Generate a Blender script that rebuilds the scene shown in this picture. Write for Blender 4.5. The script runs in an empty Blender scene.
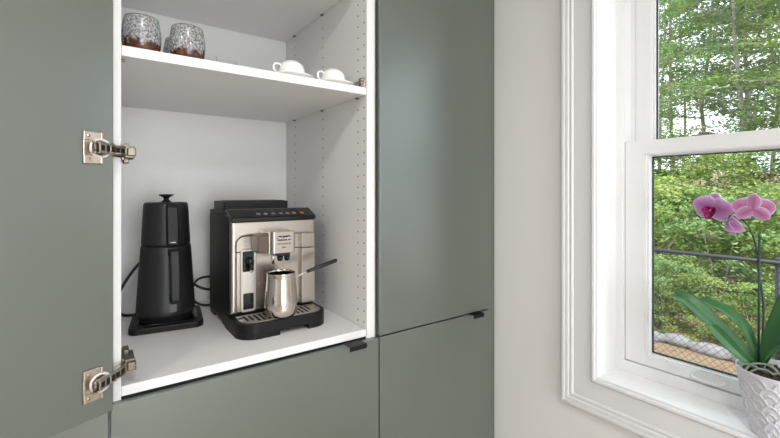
import bpy, bmesh, math, random
from mathutils import Vector, Matrix, noise
random.seed(7)
S = bpy.context.scene
COL = S.collection
H = 1.32                     # eye height above the floor; built about z=0 at eye level, lifted at the end
PI = math.pi
F, CX, HY = 410.0, 390.0, 190.5
AZ = math.atan2(296, 410)
RT = Vector((math.cos(AZ), -math.sin(AZ), 0)); FW = Vector((math.sin(AZ), math.cos(AZ), 0))

# ------------------------------------------------------------------ materials
def srgb(c):
    return tuple(((v/255)/12.92 if v/255 <= .04045 else ((v/255+.055)/1.055)**2.4) for v in c) + (1,)

def mat(name, col, rough=.5, metal=0, var=.06, nscale=40, bump=0, bscale=200, spec=.5, coat=0, stretch=None, trans=0, ior=1.45, aniso=0, sss=0):
    m = bpy.data.materials.new(name); m.use_nodes = True
    nt = m.node_tree; N = nt.nodes; L = nt.links
    b = N['Principled BSDF']
    b.inputs['Roughness'].default_value = rough; b.inputs['Metallic'].default_value = metal
    b.inputs['Specular IOR Level'].default_value = spec; b.inputs['Coat Weight'].default_value = coat
    b.inputs['Transmission Weight'].default_value = trans; b.inputs['IOR'].default_value = ior
    b.inputs['Anisotropic'].default_value = aniso
    if sss: b.inputs['Subsurface Weight'].default_value = sss; b.inputs['Subsurface Scale'].default_value = .004
    c = srgb(col)
    tc = N.new('ShaderNodeTexCoord'); mp = N.new('ShaderNodeMapping'); L.new(tc.outputs['Object'], mp.inputs[0])
    if stretch: mp.inputs['Scale'].default_value = stretch
    nz = N.new('ShaderNodeTexNoise'); nz.inputs['Scale'].default_value = nscale; nz.inputs['Detail'].default_value = 5
    L.new(mp.outputs[0], nz.inputs['Vector'])
    cr = N.new('ShaderNodeValToRGB'); L.new(nz.outputs['Fac'], cr.inputs[0])
    cr.color_ramp.elements[0].position = .3; cr.color_ramp.elements[1].position = .7
    cr.color_ramp.elements[0].color = tuple(v*(1-var) for v in c[:3])+(1,)
    cr.color_ramp.elements[1].color = tuple(min(1, v*(1+var)) for v in c[:3])+(1,)
    L.new(cr.outputs[0], b.inputs['Base Color'])
    if bump:
        n2 = N.new('ShaderNodeTexNoise'); n2.inputs['Scale'].default_value = bscale; L.new(mp.outputs[0], n2.inputs['Vector'])
        bp = N.new('ShaderNodeBump'); bp.inputs['Strength'].default_value = bump; bp.inputs['Distance'].default_value = .001
        L.new(n2.outputs['Fac'], bp.inputs['Height']); L.new(bp.outputs[0], b.inputs['Normal'])
    return m

M = {}
M['green'] = mat('satin_green_lacquer', (78,87,78), .40, var=.012, nscale=8, spec=.8, bump=.03, bscale=600, coat=.8)
M['green'].node_tree.nodes['Principled BSDF'].inputs['Coat Roughness'].default_value = .3
M['green'].node_tree.nodes['Principled BSDF'].inputs['Coat IOR'].default_value = 1.9
M['greenedge'] = mat('green_edge_banding', (100,108,101), .45, var=.012)
M['wallpaint'] = mat('warm_white_wall_paint', (231,229,229), .75, var=.008, nscale=3, bump=.06, bscale=300)
M['trim'] = mat('semi_gloss_trim_paint', (224,223,225), .35, var=.006, bump=.02, bscale=100)
M['jamb'] = mat('white_jamb_paint', (238,238,238), .4, var=.005)
M['ceil'] = mat('ceiling_paint', (238,237,234), .85, var=.006)
M['mela'] = mat('white_melamine', (226,225,224), .4, var=.006, nscale=30)
M['vinyl'] = mat('white_vinyl', (232,233,234), .38, var=.004)
M['ring'] = mat('bright_nickel_ring', (228,226,222), .3, metal=.4)
M['hole'] = mat('bore_hole_shadow', (66,62,60), .9)
M['bronze'] = mat('warm_grey_metal', (98,86,78), .3, metal=.9)
M['bounce_paving'] = mat('pale_bounce_paving', (214,210,204), .8, var=.08, nscale=6)  # only for the slab added outdoors as a reflector
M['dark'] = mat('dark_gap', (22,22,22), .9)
M['black'] = mat('black_satin_plastic', (20,19,20), .45, spec=.3, var=.05, bump=.05, bscale=900)
M['blackm'] = mat('matte_black_coating', (30,30,32), .42, var=.04)
M['blackg'] = mat('gloss_black_plastic', (16,16,18), .12, var=.03)
M['gasket'] = mat('dark_glazing_gasket', (52,60,66), .6)
M['steel'] = mat('brushed_steel_fascia', (180,171,163), .24, metal=.95, var=.05, nscale=60, stretch=(1,1,12), aniso=.3)
M['silver'] = mat('silver_plastic', (190,186,180), .3, metal=.8, var=.02)
M['chrome'] = mat('polished_steel', (206,200,192), .1, metal=1, var=.02)
M['nickel'] = mat('coppery_nickel', (192,178,166), .3, metal=1, var=.1, nscale=90)
M['nickeld'] = mat('dark_nickel', (120,112,100), .35, metal=1, var=.15, nscale=90)
M['porc'] = mat('white_porcelain', (240,239,236), .22, var=.004, coat=.3)
M['pot'] = mat('pearl_ceramic', (214,214,224), .25, var=.02, coat=.4)
M['led'] = mat('touch_icon_ink', (146,132,130), .5)
M['ledo'] = mat('amber_icon_ink', (190,136,96), .5)
M['dim'] = mat('grey_icon_ink', (96,92,90), .5)
M['ink'] = mat('dark_logo_ink', (24,24,26), .5)
M['inkw'] = mat('light_logo_ink', (228,224,220), .5)
M['stake'] = mat('dark_green_stake', (38,66,60), .5)
M['stem'] = mat('orchid_stem', (52,66,50), .5, var=.2)
M['root'] = mat('silvery_aerial_root', (128,134,124), .6, var=.2)
M['bark'] = mat('orchid_bark_mix', (70,56,44), .9, var=.5, nscale=200, bump=1, bscale=120)
M['railm'] = mat('grey_fence_tube', (54,56,60), .5, metal=.3)
M['wire'] = mat('galvanised_wire', (62,62,64), .5, metal=.3)
M['stone'] = mat('pale_stone', (142,140,140), .85, var=.25, nscale=14, bump=1, bscale=30)
M['trunk'] = mat('grey_brown_bark', (160,150,140), .9, var=.3, nscale=20, bump=.8, bscale=40)
M['snag'] = mat('bare_pale_twig', (178,166,140), .8, var=.2)
M['doorw'] = mat('painted_interior_door', (205,203,200), .4)
M['rubber'] = mat('black_cable_rubber', (20,20,20), .5)

def floor_mat():
    m = bpy.data.materials.new('oak_floor'); m.use_nodes = True; N = m.node_tree.nodes; L = m.node_tree.links
    b = N['Principled BSDF']; b.inputs['Roughness'].default_value = .4
    tc = N.new('ShaderNodeTexCoord'); br = N.new('ShaderNodeTexBrick'); L.new(tc.outputs['Object'], br.inputs['Vector'])
    br.inputs['Scale'].default_value = 1; br.inputs['Brick Width'].default_value = 1.4; br.inputs['Row Height'].default_value = .12
    br.inputs['Mortar Size'].default_value = .002
    br.inputs['Color1'].default_value = srgb((196,184,170)); br.inputs['Color2'].default_value = srgb((176,164,150)); br.inputs['Mortar'].default_value = srgb((80,62,46))
    L.new(br.outputs[0], b.inputs['Base Color']); return m
M['floor'] = floor_mat()

def speckle_mat():
    m = bpy.data.materials.new('speckled_reactive_glaze'); m.use_nodes = True; N = m.node_tree.nodes; L = m.node_tree.links
    b = N['Principled BSDF']; b.inputs['Roughness'].default_value = .22; b.inputs['Coat Weight'].default_value = .3
    tc = N.new('ShaderNodeTexCoord')
    v = N.new('ShaderNodeTexNoise'); v.inputs['Scale'].default_value = 230; v.inputs['Detail'].default_value = 6; v.inputs['Roughness'].default_value = .6
    L.new(tc.outputs['Object'], v.inputs['Vector'])
    r = N.new('ShaderNodeValToRGB'); L.new(v.outputs['Fac'], r.inputs[0]); e = r.color_ramp.elements
    e[0].position = .36; e[0].color = srgb((92,76,74)); e[1].position = .62; e[1].color = srgb((166,176,182))
    x = e.new(.45); x.color = srgb((118,108,106)); x = e.new(.52); x.color = srgb((146,152,154))
    sp = N.new('ShaderNodeSeparateXYZ'); L.new(tc.outputs['Object'], sp.inputs[0])
    n2 = N.new('ShaderNodeTexNoise'); n2.inputs['Scale'].default_value = 90; n2.inputs['Detail'].default_value = 4; L.new(tc.outputs['Object'], n2.inputs['Vector'])
    ma = N.new('ShaderNodeMath'); ma.operation = 'MULTIPLY_ADD'; L.new(n2.outputs['Fac'], ma.inputs[0]); ma.inputs[1].default_value = .05; L.new(sp.outputs['Z'], ma.inputs[2])
    mr = N.new('ShaderNodeMapRange'); L.new(ma.outputs[0], mr.inputs[0]); mr.inputs[1].default_value = .043; mr.inputs[2].default_value = .05
    r2 = N.new('ShaderNodeValToRGB'); L.new(n2.outputs['Fac'], r2.inputs[0]); e2 = r2.color_ramp.elements
    e2[0].position = .35; e2[0].color = srgb((44,26,20)); e2[1].position = .68; e2[1].color = srgb((112,66,40))
    mx = N.new('ShaderNodeMix'); mx.data_type = 'RGBA'; L.new(mr.outputs[0], mx.inputs[0]); L.new(r2.outputs[0], mx.inputs[6]); L.new(r.outputs[0], mx.inputs[7])
    L.new(mx.outputs[2], b.inputs['Base Color'])
    return m
M['speck'] = speckle_mat()
M['cuprim'] = mat('brown_glazed_rim', (92,58,42), .3, var=.2)

def glass_mat(name, tint=(1,1,1), mixf=.93):
    m = bpy.data.materials.new(name); m.use_nodes = True; N = m.node_tree.nodes; L = m.node_tree.links
    for n in list(N): N.remove(n)
    o = N.new('ShaderNodeOutputMaterial'); t = N.new('ShaderNodeBsdfTransparent'); t.inputs[0].default_value = (*tint, 1)
    g = N.new('ShaderNodeBsdfGlossy'); g.inputs['Roughness'].default_value = .02
    fr = N.new('ShaderNodeLayerWeight'); fr.inputs[0].default_value = .12
    mx = N.new('ShaderNodeMixShader'); mm = N.new('ShaderNodeMath'); mm.operation = 'MULTIPLY'; mm.inputs[1].default_value = mixf; L.new(fr.outputs['Fresnel'], mm.inputs[0]); L.new(mm.outputs[0], mx.inputs[0]); L.new(t.outputs[0], mx.inputs[1]); L.new(g.outputs[0], mx.inputs[2])
    L.new(mx.outputs[0], o.inputs[0]); return m
M['pane'] = glass_mat('window_glass', (.97,.985,.98))
M['glass'] = glass_mat('clear_drinking_glass', (.985,.99,.99), .3)

def leaf_mat(name, c1, c2, trans=.35, rough=.5):
    m = bpy.data.materials.new(name); m.use_nodes = True; N = m.node_tree.nodes; L = m.node_tree.links
    b = N['Principled BSDF']; b.inputs['Roughness'].default_value = rough
    g = N.new('ShaderNodeNewGeometry'); n = N.new('ShaderNodeTexNoise'); n.inputs['Scale'].default_value = 1.3; n.inputs['Detail'].default_value = 8
    n.inputs['Roughness'].default_value = .7
    L.new(g.outputs['Position'], n.inputs['Vector'])
    r = N.new('ShaderNodeValToRGB'); L.new(n.outputs['Fac'], r.inputs[0])
    r.color_ramp.elements[0].position = .35; r.color_ramp.elements[1].position = .65
    r.color_ramp.elements[0].color = srgb(c1); r.color_ramp.elements[1].color = srgb(c2)
    L.new(r.outputs[0], b.inputs['Base Color'])
    t = N.new('ShaderNodeBsdfTranslucent'); L.new(r.outputs[0], t.inputs[0])
    mx = N.new('ShaderNodeMixShader'); mx.inputs[0].default_value = trans
    L.new(b.outputs[0], mx.inputs[1]); L.new(t.outputs[0], mx.inputs[2]); L.new(mx.outputs[0], N['Material Output'].inputs[0])
    return m
M['leafA'] = leaf_mat('fresh_green_leaves', (90,126,62), (172,194,108))
M['leafB'] = leaf_mat('mid_green_leaves', (98,132,80), (164,188,122))
M['leafC'] = leaf_mat('yellow_green_leaves', (118,142,70), (192,204,124))
M['needle'] = leaf_mat('dull_pine_needles', (110,128,96), (150,160,122), .25)
M['orchleaf'] =  leaf_mat('orchid_leaf', (50,112,62), (70,132,72), .22, .28)
M['orchleaf'].node_tree.nodes['Principled BSDF'].inputs['Coat Weight'].default_value = .6
M['orchleaf'].node_tree.nodes['Principled BSDF'].inputs['Coat Roughness'].default_value = .35
M['orchleaf'].node_tree.nodes['Principled BSDF'].inputs['Roughness'].default_value = .45
def petal_mat(name, c_in, c_out, edge=(236,214,232)):
    m = bpy.data.materials.new(name); m.use_nodes = True; N = m.node_tree.nodes; L = m.node_tree.links
    b = N['Principled BSDF']; b.inputs['Roughness'].default_value = .55
    uv = N.new('ShaderNodeUVMap'); sp = N.new('ShaderNodeSeparateXYZ'); L.new(uv.outputs[0], sp.inputs[0])
    r = N.new('ShaderNodeValToRGB'); L.new(sp.outputs[0], r.inputs[0])      # u: distance from edge-wise centre (0) to the edge (1)
    e = r.color_ramp.elements; e[0].position = 0; e[0].color = srgb(c_in); e[1].position = 1; e[1].color = srgb(edge)
    x = e.new(.55); x.color = srgb(c_out); x = e.new(.66); x.color = srgb(c_out)
    L.new(r.outputs[0], b.inputs['Base Color'])
    t = N.new('ShaderNodeBsdfTranslucent'); L.new(r.outputs[0], t.inputs[0])
    mx = N.new('ShaderNodeMixShader'); mx.inputs[0].default_value = .5
    L.new(b.outputs[0], mx.inputs[1]); L.new(t.outputs[0], mx.inputs[2]); L.new(mx.outputs[0], N['Material Output'].inputs[0])
    return m
M['petal'] = petal_mat('mauve_petal', (196,128,190), (220,174,222), (250,242,250))
M['petalback'] = petal_mat('rosy_petal', (190,114,150), (208,154,200), (244,232,244))
M['lip'] = mat('magenta_lip', (140,8,96), .45, var=.25, nscale=120)
M['lipy'] = mat('yellow_lip_callus', (222,176,60), .5)

def ground_mat():
    m = bpy.data.materials.new('leaf_litter'); m.use_nodes = True; N = m.node_tree.nodes; L = m.node_tree.links
    b = N['Principled BSDF']; b.inputs['Roughness'].default_value = .95
    tc = N.new('ShaderNodeTexCoord'); n = N.new('ShaderNodeTexNoise'); n.inputs['Scale'].default_value = 9; n.inputs['Detail'].default_value = 10; n.inputs['Roughness'].default_value = .75
    L.new(tc.outputs['Object'], n.inputs['Vector'])
    r = N.new('ShaderNodeValToRGB'); L.new(n.outputs['Fac'], r.inputs[0]); e = r.color_ramp.elements
    e[0].position = .3; e[0].color = srgb((104,80,64)); e[1].position = .7; e[1].color = srgb((190,164,146))
    x = e.new(.5); x.color = srgb((158,124,104)); x = e.new(.6); x.color = srgb((128,130,92))
    L.new(r.outputs[0], b.inputs['Base Color']); return m
M['ground'] = ground_mat()

# ------------------------------------------------------------------ mesh helpers
def newbm(): return bmesh.new()
def setmi(bm, faces, mi):
    for f in faces: f.material_index = mi
def box(bm, x0, x1, y0, y1, z0, z1, mi=0, bev=0, mtx=None, seg=2):
    vs = [bm.verts.new((x, y, z)) for x in (x0, x1) for y in (y0, y1) for z in (z0, z1)]
    idx = [(0,1,3,2), (4,6,7,5), (0,4,5,1), (2,3,7,6), (0,2,6,4), (1,5,7,3)]
    fs = [bm.faces.new([vs[i] for i in f]) for f in idx]
    setmi(bm, fs, mi)
    if bev:
        es = list({e for f in fs for e in f.edges})
        r = bmesh.ops.bevel(bm, geom=es, offset=bev, segments=seg, profile=.5, affect='EDGES')
        setmi(bm, r['faces'], mi)
        vs = list({v for f in r['faces'] for v in f.verts} | {v for v in vs if v.is_valid})
    if mtx is not None: bmesh.ops.transform(bm, matrix=mtx, verts=[v for v in vs if v.is_valid])
def prism(bm, pts, a0, a1, axis='z', mi=0, bev=0, seg=2):
    """extrude closed 2D outline along axis. z:(x,y) y:(x,z) x:(y,z)"""
    def P(p, a):
        return {'z': (p[0], p[1], a), 'y': (p[0], a, p[1]), 'x': (a, p[0], p[1])}[axis]
    lo = [bm.verts.new(P(p, a0)) for p in pts]; hi = [bm.verts.new(P(p, a1)) for p in pts]
    n = len(pts); fs = [bm.faces.new(lo), bm.faces.new(hi[::-1])]
    for i in range(n): fs.append(bm.faces.new((lo[i], hi[i], hi[(i+1) % n], lo[(i+1) % n])))
    bmesh.ops.recalc_face_normals(bm, faces=fs); setmi(bm, fs, mi)
    if bev:
        es = list(set(fs[0].edges) | set(fs[1].edges))
        r = bmesh.ops.bevel(bm, geom=es, offset=bev, segments=seg, profile=.5, affect='EDGES'); setmi(bm, r['faces'], mi)
def rrect(x0, x1, y0, y1, r, n=6, corners=(1,1,1,1)):
    out = []
    for k, (cx, cy, a0) in enumerate(((x1-r, y1-r, 0), (x0+r, y1-r, 90), (x0+r, y0+r, 180), (x1-r, y0+r, 270))):
        if corners[k]:
            for i in range(n+1):
                a = math.radians(a0+90*i/n); out.append((cx+r*math.cos(a), cy+r*math.sin(a)))
        else: out.append(((x1, x0, x0, x1)[k], (y1, y1, y0, y0)[k]))
    return out
def lathe(bm, prof, c=(0,0,0), seg=40, mi=0, mtx=None, mis=None):
    rings = []; vs = []
    for r, z in prof:
        if r < 1e-6: ring = [bm.verts.new((c[0], c[1], c[2]+z))]
        else: ring = [bm.verts.new((c[0]+r*math.cos(2*PI*i/seg), c[1]+r*math.sin(2*PI*i/seg), c[2]+z)) for i in range(seg)]
        rings.append(ring); vs += ring
    for k in range(len(rings)-1):
        a, b = rings[k], rings[k+1]
        for i in range(seg):
            j = (i+1) % seg
            if len(a) == 1 and len(b) == 1: continue
            if len(a) == 1: f = bm.faces.new((a[0], b[j], b[i]))
            elif len(b) == 1: f = bm.faces.new((a[i], a[j], b[0]))
            else: f = bm.faces.new((a[i], a[j], b[j], b[i]))
            f.smooth = True; f.material_index = mis[k] if mis else mi
    if mtx is not None: bmesh.ops.transform(bm, matrix=mtx, verts=vs)
def smooth_path(pts, n=6):
    pts = [Vector(p) for p in pts]; out = []
    for i in range(len(pts)-1):
        p0 = pts[max(i-1, 0)]; p1 = pts[i]; p2 = pts[i+1]; p3 = pts[min(i+2, len(pts)-1)]
        for k in range(n):
            t = k/n
            out.append(.5*((2*p1)+(p2-p0)*t+(2*p0-5*p1+4*p2-p3)*t*t+(3*p1-p0-3*p2+p3)*t**3))
    out.append(pts[-1]); return out
def tube(bm, pts, r, seg=8, mi=0, cap=True):
    pts = [Vector(p) for p in pts]; n = len(pts)
    rs = r if isinstance(r, (list, tuple)) else [r]*n
    if len(rs) != n: rs = [rs[0]+(rs[-1]-rs[0])*i/(n-1) for i in range(n)]
    t = (pts[1]-pts[0]).normalized(); u = t.orthogonal().normalized(); rings = []
    for i in range(n):
        if i: 
            t2 = (pts[min(i+1, n-1)]-pts[i-1]).normalized()
            u = (u-t2*u.dot(t2)).normalized(); t = t2
        w = t.cross(u)
        rings.append([bm.verts.new(pts[i]+rs[i]*(u*math.cos(2*PI*k/seg)+w*math.sin(2*PI*k/seg))) for k in range(seg)])
    for i in range(n-1):
        for k in range(seg):
            f = bm.faces.new((rings[i][k], rings[i][(k+1) % seg], rings[i+1][(k+1) % seg], rings[i+1][k])); f.smooth = True; f.material_index = mi
    if cap:
        bm.faces.new(rings[0][::-1]).material_index = mi; bm.faces.new(rings[-1]).material_index = mi
def empty(name, loc, label=None, cat=None, group=None, kind=None):
    o = bpy.data.objects.new(name, None); COL.objects.link(o); o.location = loc; o.empty_display_size = .05
    return tag(o, label, cat, group, kind)
def tag(o, label=None, cat=None, group=None, kind=None):
    if label: o['label'] = label
    if cat: o['category'] = cat
    if group: o['group'] = group
    if kind: o['kind'] = kind
    return o
def wloc(o):
    v = Vector((0,0,0))
    while o: v += o.location; o = o.parent
    return v
def obj(name, bm, mats, parent=None, label=None, cat=None, group=None, kind=None, origin=None, recalc=True):
    if recalc: bmesh.ops.recalc_face_normals(bm, faces=bm.faces[:])
    if origin is None:
        xs = [v.co for v in bm.verts]
        lo = Vector([min(c[i] for c in xs) for i in range(3)]); hi = Vector([max(c[i] for c in xs) for i in range(3)])
        origin = Vector(((lo.x+hi.x)/2, (lo.y+hi.y)/2, lo.z))
    origin = Vector(origin)
    bmesh.ops.translate(bm, vec=-origin, verts=bm.verts[:])
    me = bpy.data.meshes.new(name); bm.to_mesh(me); bm.free()
    for m in (mats if isinstance(mats, (list, tuple)) else [mats]): me.materials.append(m)
    o = bpy.data.objects.new(name, me); COL.objects.link(o)
    if parent is not None: o.parent = parent; o.location = origin-wloc(parent)
    else: o.location = origin
    return tag(o, label, cat, group, kind)
def struct(name, bm, m, parent=None, label=None): return obj(name, bm, m, parent, label, kind=None if parent else 'structure')
def dup(root, delta, label=None, rz=0):
    def cp(o, par):
        c = o.copy(); COL.objects.link(c); c.parent = par
        for ch in [x for x in kids.get(o.name, [])]: cp(ch, c)
        return c
    kids = {}
    for x in list(bpy.data.objects):
        if x.parent: kids.setdefault(x.parent.name, []).append(x)
    r = cp(root, None); r.location = Vector(root.location)+Vector(delta); r.rotation_euler.z += rz
    if label: r['label'] = label
    return r
def text(name, body, size, m, parent, loc, rot, bold=False, sx=1, shear=0):
    cu = bpy.data.curves.new(name, 'FONT'); cu.body = body; cu.size = size; cu.align_x = 'CENTER'; cu.align_y = 'CENTER'; cu.extrude = .0001; cu.shear = shear
    if bold: cu.offset = size*.02
    t = bpy.data.objects.new('tmp', cu); COL.objects.link(t)
    dg = bpy.context.evaluated_depsgraph_get(); me = bpy.data.meshes.new_from_object(t.evaluated_get(dg)); me.name = name
    bpy.data.objects.remove(t)
    me.transform(Matrix.Rotation(rot[2], 4, 'Z') @ Matrix.Rotation(rot[0], 4, 'X') @ Matrix.Diagonal((sx, 1, 1, 1)))
    me.materials.clear(); me.materials.append(m)
    o = bpy.data.objects.new(name, me); COL.objects.link(o); o.parent = parent; o.location = Vector(loc)-wloc(parent); return o

# ------------------------------------------------------------------ key numbers (metres, camera at 0,0,0)
W = 1.197                      # window wall plane
FY = .984                      # front face of the doors
WT = -.4013                    # top of the white worktop shelf
SH = .298                      # top of the open shelf
FL = -H; CE = 1.14             # floor, ceiling
XB0, YB0 = -3.2, -3.2; YBK = 1.66

# ------------------------------------------------------------------ the setting
bm = newbm(); box(bm, XB0, W, YB0, YBK, FL-.05, FL); struct('floor', bm, M['floor'])
bm = newbm(); box(bm, XB0-.1, W+.2, YB0-.1, YBK+.1, CE, CE+.15); struct('ceiling', bm, M['ceil'])
bm = newbm(); box(bm, XB0-.1, W+.2, YBK, YBK+.12, FL, CE); struct('wall_back', bm, M['wallpaint'])
bm = newbm(); box(bm, XB0-.12, XB0, YB0, YBK, FL, CE); struct('wall_left', bm, M['wallpaint'])
PX0, PX1, PZ0, PZ1 = -.75, .95, FL+.02, .85
bm = newbm(); box(bm, XB0-.1, PX0, YB0-.12, YB0, FL, CE); box(bm, PX1, W+.2, YB0-.12, YB0, FL, CE); box(bm, PX0, PX1, YB0-.12, YB0, PZ1, CE); box(bm, PX0, PX1, YB0-.12, YB0, FL, PZ0); struct('wall_front', bm, M['wallpaint'])
g2 = empty('added_window_2', ((PX0+PX1)/2, YB0-.06, PZ0), kind='structure')  # unseen window, added behind the viewer to let frontal light into the niche
bm = newbm()
for a_, b_ in ((PX0, PX0+.06), (.07, .13), (PX1-.06, PX1)): box(bm, a_, b_, YB0-.09, YB0-.03, PZ0, PZ1)
box(bm, PX0+.06, .07, YB0-.09, YB0-.03, PZ0, PZ0+.07); box(bm, .13, PX1-.06, YB0-.09, YB0-.03, PZ0, PZ0+.07); box(bm, PX0+.06, .07, YB0-.09, YB0-.03, PZ1-.06, PZ1); box(bm, .13, PX1-.06, YB0-.09, YB0-.03, PZ1-.06, PZ1)
obj('window_frame', bm, M['vinyl'], g2)
for a_, b_ in ((PX0+.06, .07), (.13, PX1-.06)):
    bm = newbm(); box(bm, a_, b_, YB0-.062, YB0-.058, PZ0+.07, PZ1-.06); obj('pane', bm, M['pane'], g2)
OY0, OY1, OZ0, OZ1 = -.30, .62, -.55, .80    # finished window opening
t = .012
bm = newbm()
box(bm, W, W+.2, OY1+t, YBK, FL, CE); box(bm, W, W+.2, YB0, OY0-t, FL, CE)
box(bm, W, W+.2, OY0-t, OY1+t, FL, OZ0-t); box(bm, W, W+.2, OY0-t, OY1+t, OZ1+t, CE)
struct('wall_right', bm, M['wallpaint'])
# room side behind the viewer: a white interior door with panels
bm = newbm(); box(bm, -2.3, -1.45, YB0, YB0+.04, FL, FL+2.05, bev=.004)
for z0, z1 in ((.18, .85), (1.0, 1.9)):
    box(bm, -2.2, -1.92, YB0+.04, YB0+.05, FL+z0, FL+z1, bev=.004); box(bm, -1.83, -1.55, YB0+.04, YB0+.05, FL+z0, FL+z1, bev=.004)
dr = struct('door_1', bm, M['doorw'])
bm = newbm(); lathe(bm, [(0, 0), (.025, 0), (.025, .008), (.01, .012), (.01, .04), (.027, .05), (.024, .065), (0, .068)], mtx=Matrix.Translation((-1.51, YB0+.04, FL+1.0)) @ Matrix.Rotation(-PI/2, 4, 'X'))
obj('door_knob', bm, M['nickel'], dr)
for nm, args in (('baseboard_left', (XB0, XB0+.015, YB0, YBK, FL, FL+.12)), ('baseboard_front', (-1.44, PX0-.01, YB0, YB0+.015, FL, FL+.12)), ('baseboard_right', (W-.015, W, YB0+.02, .95, FL, FL+.12))):
    bm = newbm(); box(bm, *args, bev=.004); struct(nm, bm, M['trim'])

# ------------------------------------------------------------------ window
def rect_sweep(bm, y0, y1, z0, z1, prof, mi=0):
    """prof: list of (d outward from the rectangle, absolute x)"""
    rings = []
    for d, x in prof:
        rings.append([bm.verts.new((x, y, z)) for y, z in ((y0-d, z0-d), (y1+d, z0-d), (y1+d, z1+d), (y0-d, z1+d))])
    for a, b in zip(rings, rings[1:]):
        for i in range(4): bm.faces.new((a[i], a[(i+1) % 4], b[(i+1) % 4], b[i])).material_index = mi
bm = newbm()
pr = [(0,0),(0,.012),(.0015,.0155),(.007,.0165),(.010,.0125),(.0115,.0105),(.014,.0095),(.060,.0115),(.0655,.0115),(.068,.0150),(.0715,.0165),(.075,.0150),(.078,.0150),(.081,.0185),(.088,.0195),(.090,.0185),(.0925,.0215),(.099,.0220),(.1015,.0195),(.102,0)]
rect_sweep(bm, OY0, OY1, OZ0, OZ1, [(d, W-h) for d, h in pr])
struct('trim_1', bm, M['trim'], label='moulded white casing around the window')
win = empty('window_1', (1.31, .16, OZ0), kind='structure')
bm = newbm()
box(bm, W-.002, 1.312, OY1, OY1+t, OZ0-t, OZ1+t); box(bm, W-.002, 1.312, OY0-t, OY0, OZ0-t, OZ1+t); box(bm, W-.002, 1.312, OY0, OY1, OZ1, OZ1+t)
obj('jamb', bm, M['jamb'], win)
bm = newbm(); box(bm, W-.002, 1.312, OY0, OY1, OZ0-t, OZ0)
obj('window_sill', bm, M['jamb'], win)
bm = newbm()
rect_sweep(bm, OY0, OY1, OZ0, OZ1, [(.012,1.312),(.0,1.31),(-.0195,1.31),(-.0205,1.3125),(-.0245,1.3125),(-.0245,1.352),(-.038,1.352),(-.038,1.398),(.012,1.398)])
box(bm, 1.3092, 1.399, OY0+.0185, OY1-.0185, OZ0+.0005, -.516, bev=.001)
box(bm, 1.3525, 1.397, OY0+.0195, OY1-.0195, OZ0+.001, -.500, bev=.001)
obj('window_frame', bm, M['vinyl'], win)
def sash(name, y0, y1, z0, z1, iy0, iy1, iz0, iz1, x0, x1, gx, gk):
    bm = newbm(); b = .0015
    # stiles and rails as a continuous frame with a stepped inner bead
    def fr(r, rr, xa, xb):
        (a0, a1, c0, c1), (b0, b1, d0, d1) = r, rr
        o = [(a0,c0),(a1,c0),(a1,c1),(a0,c1)]; i = [(b0,d0),(b1,d0),(b1,d1),(b0,d1)]
        V = [[bm.verts.new((x, *p)) for p in l] for l, x in ((o, xa), (i, xa), (i, xb), (o, xb))]
        for k in range(4):
            for q in range(4):
                bm.faces.new((V[k][q], V[k][(q+1) % 4], V[(k+1) % 4][(q+1) % 4], V[(k+1) % 4][q]))
    fr((y0,y1,z0,z1), (iy0,iy1,iz0,iz1), x0, x1)
    fr((y0+.0015,y1-.0015,z0+.0015,z1-.0015), (iy0-.003,iy1+.003,iz0-.003,iz1+.003), x0-.0015, x0)
    fr((iy0-.001,iy1+.001,iz0-.001,iz1+.001), (iy0+.006,iy1-.006,iz0+.004,iz1-.004), x0+.006, x1-.001)
    s = obj(name, bm, M['vinyl'], win)
    bm = newbm(); g = .006
    fr((iy0+g-.0005,iy1-g+.0005,iz0+g-.0005,iz1-g+.0005), (iy0+g+gk,iy1-g-gk,iz0+g+gk*.7,iz1-g-gk*.7), gx-.003, gx+.003)
    obj('gasket', bm, M['gasket'], s)
    bm = newbm(); box(bm, gx-.0015, gx+.0015, iy0+g, iy1-g, iz0+g, iz1-g); obj('pane', bm, M['pane'], s)
    return s
ls = sash('lower_sash', -.2745, .5945, -.514, .1475, -.224, .5375, -.4860, .1055, 1.316, 1.352, 1.346, .0035)
us = sash('upper_sash', -.2615, .5815, .100, .7615, -.210, .5375, .145, .715, 1.356, 1.392, 1.376, .0035)
bm = newbm()
tube(bm, smooth_path([(1.312, .4215, -.4985), (1.300, .415, -.4995), (1.297, .385, -.5015), (1.300, .355, -.4995), (1.312, .3485, -.4985)]), .0036, 8)
box(bm, 1.309, 1.3145, .4165, .427, -.5035, -.4935, bev=.0015); box(bm, 1.309, 1.3145, .343, .3535, -.5035, -.4935, bev=.0015)
obj('sash_lift', bm, M['vinyl'], ls)
bm = newbm(); box(bm, 1.322, 1.348, .372, .424, .1475, .152, bev=.001); box(bm, 1.326, 1.344, .384, .412, .152, .158, bev=.002)
obj('sash_lock', bm, M['steel'], ls)

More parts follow.
